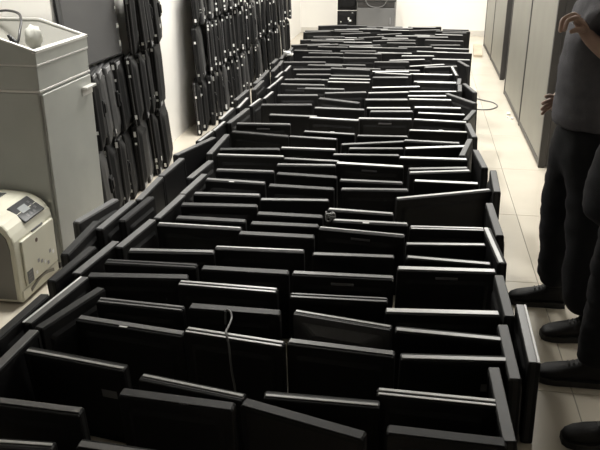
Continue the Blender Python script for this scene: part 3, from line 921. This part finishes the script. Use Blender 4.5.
# ---------------------------------------------------------------- small things on the floor and the pile
bm = bmesh.new()
pts = smooth_path([(.40, 7.30, .10), (.47, 7.36, .03), (.56, 7.42, .007), (.66, 7.38, .006), (.76, 7.42, .006), (.83, 7.56, .006), (.80, 7.72, .006), (.70, 7.82, .006), (.60, 7.95, .006), (.52, 8.05, .02)])
tube(bm, pts, .006, 6)
tag(link('floor_cable', mesh('floor_cable', bm, M['gcable'], True)), 'thin grey cable looping from the pile onto the aisle floor', 'cable')
bm = bmesh.new()
tube(bm, smooth_path([(-.668, 2.405, .24), (-.665, 2.40, .335), (-.642, 2.385, .345), (-.628, 2.345, .338), (-.622, 2.27, .345), (-.614, 2.21, .358), (-.597, 2.178, .327), (-.592, 2.185, .217), (-.586, 2.195, .143), (-.585, 2.20, .08)]), .0042, 6)
tag(link('video_cable', mesh('video_cable', bm, M['gcable'], True)), 'thin dark cable hanging over two monitors near the front of the pile', 'cable')
bm = bmesh.new()
rg = random.Random(9)
for k in range(4):
    tube(bm, smooth_path([(-.38 + rg.uniform(-.03, .03), 3.40 + rg.uniform(-.03, .03), .34 + rg.uniform(0, .04)) for q in range(5)]), .005, 5)
tag(link('cable_knot', mesh('cable_knot', bm, M['gcable'], True)), 'small knot of grey cable lying on a monitor in the middle of the pile', 'cable')
bm = bmesh.new()
for k in range(5):
    tube(bm, smooth_path([(-1.44 + rg.uniform(-.05, .05), 8.25 + rg.uniform(-.07, .07), .342 + rg.uniform(0, .05)) for q in range(4)]), .009, 5)
tag(link('white_cable_knot', mesh('white_cable_knot', bm, M['white'], True)), 'tangle of white cable on the left of the far pile', 'cable')
bm = bmesh.new()
box(bm, -.06, .06, -.5, .5, 0, .035, .004)
tag(link('cardboard_strip', mesh('cardboard_strip', bm, M['card']), None, (.86, 11.1, 0.001), (0, 0, R(-3))), 'strip of brown cardboard on the floor at the far end of the aisle', 'cardboard')
for k, (x, y, s) in enumerate(((.905, 7.22, .02), (.92, 7.05, .013), (.885, 7.1, .01))):
    bm = bmesh.new()
    bmesh.ops.create_icosphere(bm, subdivisions=2, radius=s)
    for v in bm.verts:
        v.co += Vector((rg.uniform(-1, 1), rg.uniform(-1, 1), rg.uniform(-1, 1))) * s * .2
        v.co.z *= .7
    tag(link('paper_scrap', mesh('paper_scrap', bm, M['white']), None, (x, y, s * .75)), ['largest crumpled paper scrap', 'middle crumpled paper scrap', 'smallest crumpled paper scrap'][k] + ' at the foot of the nearer partition', 'paper', 'paper scraps by the partition')


# ---------------------------------------------------------------- people
def skin_mesh(name, verts, edges, m, parent, sub=2, root=0, fold=0.0):
    """one continuous surface grown round a skeleton: verts (x,y,z,rx,ry)"""
    me = bpy.data.meshes.new(name)
    me.from_pydata([v[:3] for v in verts], edges, [])
    o = bpy.data.objects.new(name, me)
    C.objects.link(o)
    o.modifiers.new('skin', 'SKIN').use_smooth_shade = True
    for i, v in enumerate(verts):
        sv = me.skin_vertices[0].data[i]
        sv.radius = (v[3], v[4] if len(v) > 4 else v[3])
        sv.use_root = (i == root)
    ss = o.modifiers.new('subsurf', 'SUBSURF')
    ss.levels = ss.render_levels = sub
    bpy.context.view_layer.update()
    dg = bpy.context.evaluated_depsgraph_get()
    new = bpy.data.meshes.new_from_object(o.evaluated_get(dg))
    new.name = name
    o.modifiers.clear()
    o.data = new
    bpy.data.meshes.remove(me)
    new.materials.clear()
    new.materials.append(m)
    if fold:
        for v in new.vertices:      # soft cloth folds
            q = v.co
            k = noise.noise(Vector((q.x * 9, q.y * 9, q.z * 16))) + .5 * noise.noise(Vector((q.x * 22 + q.z * 9, q.y * 22, q.z * 34)))
            v.co = q + v.normal * k * fold
    for p in new.polygons:
        p.use_smooth = True
    if parent is not None:
        o.parent = parent
    return o


class Sk:
    def __init__(s):
        s.v, s.e = [], []

    def add(s, p, r, frm=None):
        r = r if isinstance(r, tuple) else (r, r)
        s.v.append((*p, *r))
        k = len(s.v) - 1
        if frm is not None:
            s.e.append((frm, k))
        return k

    def chain(s, pts, frm=None):
        for p, r in pts:
            frm = s.add(p, r, frm)
        return frm


def hand(sk, wrist, knuckles, tips, thumb):
    """palm and five fingers branching from a wrist vertex; each finger: knuckle, mid joint, tip"""
    w = Vector(sk.v[wrist][:3])
    kc = sum((Vector(k) for k in knuckles), Vector()) / 4
    palm = sk.add(tuple(w.lerp(kc, .5)), (.024, .019), wrist)
    for k, (mid, tip) in zip(knuckles, tips):
        a = sk.add(k, .0115, palm)
        b = sk.add(mid, .0095, a)
        sk.add(tip, .0075, b)
    a = sk.add(thumb[0], .0125, palm)
    b = sk.add(thumb[1], .0105, a)
    sk.add(thumb[2], .008, b)


def boot(root, toe, heel, height, label=None):
    """leather boot with its own sole; toe and heel are floor points"""
    t, h = Vector((*toe, 0)), Vector((*heel, 0))
    f = (t - h)
    n = f.length
    f.normalize()
    s = Vector((-f.y, f.x, 0))
    # stations along the foot: position, half width, top height
    st = [(0.0, .030, .085), (.10, .037, height), (.26, .040, height), (.38, .041, .098), (.52, .044, .082), (.68, .049, .068), (.84, .046, .056), (.95, .034, .045), (1.0, .016, .032)]
    bm = bmesh.new()
    rings = []
    for u, hw, top in st:
        c = h + f * (u * n)
        ring = []
        for k in range(12):
            a = PI * 2 * k / 12
            x, z = math.cos(a), math.sin(a)
            x = math.copysign(abs(x) ** .7, x)
            zz = .018 + (top - .018) * (.5 + .5 * math.copysign(abs(z) ** .75, z))
            nar = 1.0 if zz < .06 else .86
            ring.append(bm.verts.new(c + s * (x * hw * nar) + Vector((0, 0, zz))))
        rings.append(ring)
    for a, b in zip(rings, rings[1:]):
        for k in range(12):
            bm.faces.new([a[k], a[(k + 1) % 12], b[(k + 1) % 12], b[k]])
    bm.faces.new(rings[0][::-1])
    bm.faces.new(rings[-1])
    o = link('boot', mesh('boot', bm, M['boot'], True), root)
    if label:
        o['label'] = label
    bm = bmesh.new()
    out = []
    for sgn in (1, -1):
        seq = st if sgn == 1 else st[::-1]
        for u, hw, top in seq:
            c = h + f * (u * n * 1.02 - .004)
            out.append((c + s * (sgn * (hw + .005))))
    A = [bm.verts.new(p + Vector((0, 0, .001))) for p in out]
    B = [bm.verts.new(p + Vector((0, 0, .026))) for p in out]
    bm.faces.new(A[::-1])
    bm.faces.new(B)
    for k in range(len(A)):
        bm.faces.new([A[k], A[(k + 1) % len(A)], B[(k + 1) % len(A)], B[k]])
    link('sole', mesh('sole', bm, M['sole']), o)
    bm = bmesh.new()
    for k, u in enumerate((.33, .40, .47, .54)):
        c = h + f * (u * n)
        top = .10 - k * .006
        tube(bm, [c + s * .026 + Vector((0, 0, top - .014)), c + s * .012 + Vector((0, 0, top + .002)), c - s * .012 + Vector((0, 0, top + .002)), c - s * .026 + Vector((0, 0, top - .014))], .004, 5)
    link('laces', mesh('laces', bm, M['lace']), o)
    return o


def head_shape(n):
    """unit sphere direction (x forward, y side, z up) to a point of the head"""
    x, y, z = n
    g = lambda u, s: math.exp(-(u / s) ** 2)
    px, py, pz = x * .098, y * .077, z * .118
    if z < 0:
        k = (-z) ** 1.3
        py *= 1 - .30 * k
        px *= (1 - .10 * k) if x > 0 else (1 - .42 * k)
        px += .012 * k
    if x > 0:
        tri = max(0, min((.22 - z) / .42, 1)) if z > -.20 else max(0, 1 - (-.20 - z) / .09)
        px += .024 * g(y, .15) * tri
        px += .004 * g(z - .24, .10) * g(y, .55)
        px -= .012 * g(abs(y) - .40, .17) * g(z - .05, .12)
        px += .007 * g(y, .30) * (g(z + .42, .06) + g(z + .54, .06)) - .004 * g(y, .30) * g(z + .48, .03)
        px += .006 * g(y, .3) * g(z + .80, .16)
    return px, py, pz


def add_head(sk, neck_from, base, c, f):
    """the neck of the skeleton runs up into the skull"""
    c, f = Vector(c), Vector(f).normalized()
    k = sk.add(base, .060, neck_from)
    n2 = sk.add(tuple(c - f * .022 - Vector((0, 0, .085))), .060, k)
    sk.add(tuple(c - f * .012), .062, n2)


def head_parts(body, c, f):
    """join the sculpted head into the body mesh; eyes, brows, lips and hair are its children"""
    c, f = Vector(c), Vector(f).normalized()
    s = Vector((-f.y, f.x, 0))
    W = lambda p: c + f * p[0] + s * p[1] + Vector((0, 0, p[2]))
    bm = bmesh.new()
    bm.from_mesh(body.data)
    t = bmesh.new()
    bmesh.ops.create_uvsphere(t, u_segments=44, v_segments=32, radius=1)
    for v in t.verts:
        v.co = W(head_shape(v.co.normalized()))
    for sg in (-1, 1):
        e = bmesh.ops.create_uvsphere(t, u_segments=12, v_segments=8, radius=1)
        for v in e['verts']:
            q = v.co
            v.co = W((-.004 + q.x * .017 - .006 * q.z, sg * (.076 + q.y * .008 + .004 * max(0, -q.x)), -.008 + q.z * .031))
    me = bpy.data.meshes.new('tmp')
    t.to_mesh(me)
    t.free()
    bm.from_mesh(me)
    bm.to_mesh(body.data)
    bm.free()
    for p in body.data.polygons:
        p.use_smooth = True

    def blob(name, p, rad, m, parent):
        b = bmesh.new()
        bmesh.ops.create_uvsphere(b, u_segments=12, v_segments=8, radius=1)
        for v in b.verts:
            v.co = f * (v.co.x * rad[0]) + s * (v.co.y * rad[1]) + Vector((0, 0, v.co.z * rad[2]))
        return link(name, mesh(name, b, m, True), parent, W(p) if parent is body else None)
    for sg in (-1, 1):
        e = blob('eye', (.0745, .0300 * sg, .006), (.0115, .0125, .0085), M['eye'], body)
        i = blob('iris', (0, 0, 0), (.0045, .0055, .0055), M['hair'], e)
        i.location = f * .0085
        blob('eyebrow', (.0885, .031 * sg, .031), (.004, .017, .0035), M['hair'], body)
    blob('lips', (.0925, 0, -.0560), (.0055, .021, .0055), M['lip'], body)
    b = bmesh.new()
    bmesh.ops.create_uvsphere(b, u_segments=36, v_segments=26, radius=1)
    kill = []
    for v in b.verts:
        x, y, z = v.co
        keep = z > .52 - .22 * max(0, -x) * 2 or (x < .12 and z > .12) or (x < -.25 and z > -.42)
        if not keep:
            kill.append(v)
    bmesh.ops.delete(b, geom=kill, context='VERTS')
    for v in b.verts:
        n = v.co.normalized()
        k = 1.07 + .018 * math.sin(19 * n.x + 13 * n.y) + .014 * math.sin(27 * n.y - 9 * n.z)
        q = head_shape(n)
        v.co = W((q[0] * k, q[1] * k, q[2] * k))
    bmesh.ops.recalc_face_normals(b, faces=b.faces)
    bmesh.ops.solidify(b, geom=b.faces[:], thickness=.012)
    link('hair', mesh('hair', b, M['hair'], True), body)


# ---- person in the slate sweater, facing the pile (-x), one hand raised
p = thing('person', 'person in slate grey sweater and black trousers facing the pile, one hand raised', 'person', (0, 0, 0))
P1 = (.735, 3.19)
F1 = (-1, 0, 0)
sk = Sk()
pel = sk.add((.735, 3.19, .94), (.085, .125))
wa = sk.add((.735, 3.19, 1.10), (.085, .118), pel)
ch = sk.add((.735, 3.19, 1.30), (.09, .135), wa)
nb = sk.add((.745, 3.19, 1.44), (.06, .08), ch)
add_head(sk, nb, (.735, 3.19, 1.51), (.715, 3.19, 1.655), F1)
# left arm (near the camera): elbow low behind, hand raised before the chest
sh = sk.add((.745, 3.03, 1.40), .055, nb)
el = sk.chain([((.80, 2.985, 1.19), .042), ((.735, 3.00, 1.235), .040), ((.655, 3.03, 1.292), .030)], sh)
hand(sk, el, [(.588, 2.995, 1.378), (.580, 3.020, 1.388), (.581, 3.045, 1.384), (.588, 3.068, 1.372)],
     [((.553, 2.990, 1.366), (.548, 2.996, 1.322)), ((.541, 3.018, 1.368), (.538, 3.022, 1.316)), ((.543, 3.045, 1.362), (.541, 3.046, 1.314)), ((.556, 3.070, 1.350), (.555, 3.070, 1.312))],
     ((.618, 2.996, 1.330), (.588, 2.982, 1.334), (.564, 2.986, 1.322)))
# right arm (far side): hanging, hand in front of the hip
sh = sk.add((.745, 3.35, 1.40), .055, nb)
el = sk.chain([((.775, 3.41, 1.15), .040), ((.715, 3.40, 1.08), .036), ((.652, 3.375, 1.02), .026)], sh)
hand(sk, el, [(.606, 3.350, .998), (.600, 3.354, .984), (.597, 3.358, .968), (.598, 3.362, .953)],
     [((.582, 3.343, 1.006), (.562, 3.337, 1.000)), ((.574, 3.346, .978), (.554, 3.338, .966)), ((.572, 3.350, .956), (.555, 3.342, .938)), ((.576, 3.356, .937), (.561, 3.350, .916))],
     ((.632, 3.345, .985), (.612, 3.332, .960), (.598, 3.326, .942)))
lg = sk.chain([((.725, 3.28, .86), .085), ((.690, 3.29, .50), .050), ((.700, 3.30, .13), .036)], pel)
lg = sk.chain([((.765, 3.10, .86), .085), ((.790, 3.05, .50), .050), ((.790, 3.00, .13), .036)], pel)
body = skin_mesh('body', sk.v, sk.e, M['skin'], p, 2)
head_parts(body, (.715, 3.19, 1.655), F1)
sk = Sk()
a0 = sk.add((.725, 3.19, .90), (.155, .19))
a = sk.add((.725, 3.19, .96), (.162, .19), a0)
b = sk.add((.725, 3.19, 1.05), (.158, .185), a)
c = sk.add((.730, 3.19, 1.25), (.153, .185), b)
d = sk.add((.74, 3.19, 1.40), (.12, .135), c)
e = sk.add((.742, 3.19, 1.475), (.078, .082), d)
sk.add((.740, 3.19, 1.515), (.072, .076), e)
sk.chain([((.747, 3.03, 1.39), .080), ((.81, 2.985, 1.19), .066), ((.765, 2.995, 1.215), .060)], d)
sk.chain([((.747, 3.35, 1.39), .078), ((.785, 3.41, 1.15), .062), ((.715, 3.40, 1.08), .056), ((.655, 3.376, 1.022), .046)], d)
skin_mesh('sweater', sk.v, sk.e, M['sweater'], p, 3, 0, .010)
sk = Sk()
a = sk.add((.735, 3.19, 1.0), (.135, .155))
hp = sk.add((.735, 3.19, .86), (.15, .17), a)
sk.chain([((.715, 3.275, .74), .120), ((.685, 3.285, .48), .092), ((.700, 3.295, .28), .084), ((.705, 3.30, .10), .078)], hp)
sk.chain([((.765, 3.10, .74), .125), ((.775, 3.06, .48), .105), ((.775, 3.03, .28), .098), ((.785, 3.00, .10), .088)], hp)
skin_mesh('trousers', sk.v, sk.e, M['trousers'], p, 3, 0, .010)
boot(p, (.505, 3.315), (.765, 3.30), .15)
boot(p, (.615, 2.985), (.865, 3.00), .15)

# ---- second person at the edge of the picture, nearer, dressed in black
p = thing('person', 'person dressed in black at the right edge, nearest the camera, boots toward the pile', 'person', (0, 0, 0))
F2 = (-1, .15, 0)
sk = Sk()
pel = sk.add((0.750, 2.44, .95), (.085, .13))
wa = sk.add((0.808, 2.44, 1.12), (.085, .118), pel)
ch = sk.add((0.893, 2.44, 1.32), (.09, .135), wa)
nb = sk.add((0.950, 2.44, 1.46), (.06, .08), ch)
add_head(sk, nb, (0.940, 2.44, 1.53), (0.920, 2.44, 1.68), F2)
for sg in (-1, 1):
    sh = sk.add((0.938, 2.44 + .165 * sg, 1.42), .055, nb)
    el = sk.chain([((0.864, 2.44 + .22 * sg, 1.16), .040), ((0.793, 2.44 + .225 * sg, 1.02), .036), ((0.760, 2.44 + .22 * sg, .90), .026)], sh)
    y = 2.44 + .22 * sg
    hand(sk, el, [(0.725, y - .004, .815), (0.744, y, .808), (0.762, y, .810), (0.780, y - .003, .818)],
         [((0.716, y - .018 * sg, .782), (0.714, y - .030 * sg, .756)), ((0.738, y - .018 * sg, .770), (0.736, y - .034 * sg, .742)), ((0.760, y - .018 * sg, .773), (0.758, y - .034 * sg, .746)), ((0.781, y - .016 * sg, .787), (0.779, y - .030 * sg, .765))],
         ((0.722, y - .012 * sg, .862), (0.705, y - .022 * sg, .838), (0.699, y - .028 * sg, .812)))
sk.chain([((0.780, 2.54, .86), .085), ((0.765, 2.60, .50), .050), ((.77, 2.64, .13), .036)], pel)
sk.chain([((0.790, 2.34, .86), .085), ((0.785, 2.29, .50), .050), ((.79, 2.26, .13), .036)], pel)
body = skin_mesh('body', sk.v, sk.e, M['skin'], p, 2)
head_parts(body, (0.920, 2.44, 1.68), F2)
sk = Sk()
a0 = sk.add((0.765, 2.44, .74), (.165, .20))
a = sk.add((0.760, 2.44, .86), (.170, .205), a0)
b = sk.add((0.775, 2.44, 1.05), (.155, .185), a)
c = sk.add((0.868, 2.44, 1.27), (.145, .18), b)
d = sk.add((0.933, 2.44, 1.42), (.11, .13), c)
e = sk.add((0.947, 2.44, 1.495), (.078, .082), d)
sk.add((0.945, 2.44, 1.54), (.072, .076), e)
for sg in (-1, 1):
    sk.chain([((0.934, 2.44 + .165 * sg, 1.41), .078), ((0.864, 2.44 + .22 * sg, 1.16), .062), ((0.793, 2.44 + .225 * sg, 1.02), .052), ((0.765, 2.44 + .222 * sg, .93), .045)], d)
skin_mesh('jacket', sk.v, sk.e, M['jacket'], p, 3, 0, .010)
sk = Sk()
a = sk.add((0.760, 2.44, 1.02), (.125, .15))
hp = sk.add((0.750, 2.44, .86), (.14, .17), a)
sk.chain([((0.775, 2.53, .74), .115), ((0.765, 2.59, .48), .092), ((0.765, 2.62, .28), .085), ((.765, 2.64, .09), .085)], hp)
sk.chain([((0.790, 2.35, .74), .115), ((0.795, 2.29, .48), .090), ((0.795, 2.27, .28), .082), ((.795, 2.26, .09), .080)], hp)
skin_mesh('trousers', sk.v, sk.e, M['trousers'], p, 3, 0, .010)
boot(p, (.545, 2.655), (.81, 2.64), .14)
boot(p, (.585, 2.255), (.84, 2.26), .14)
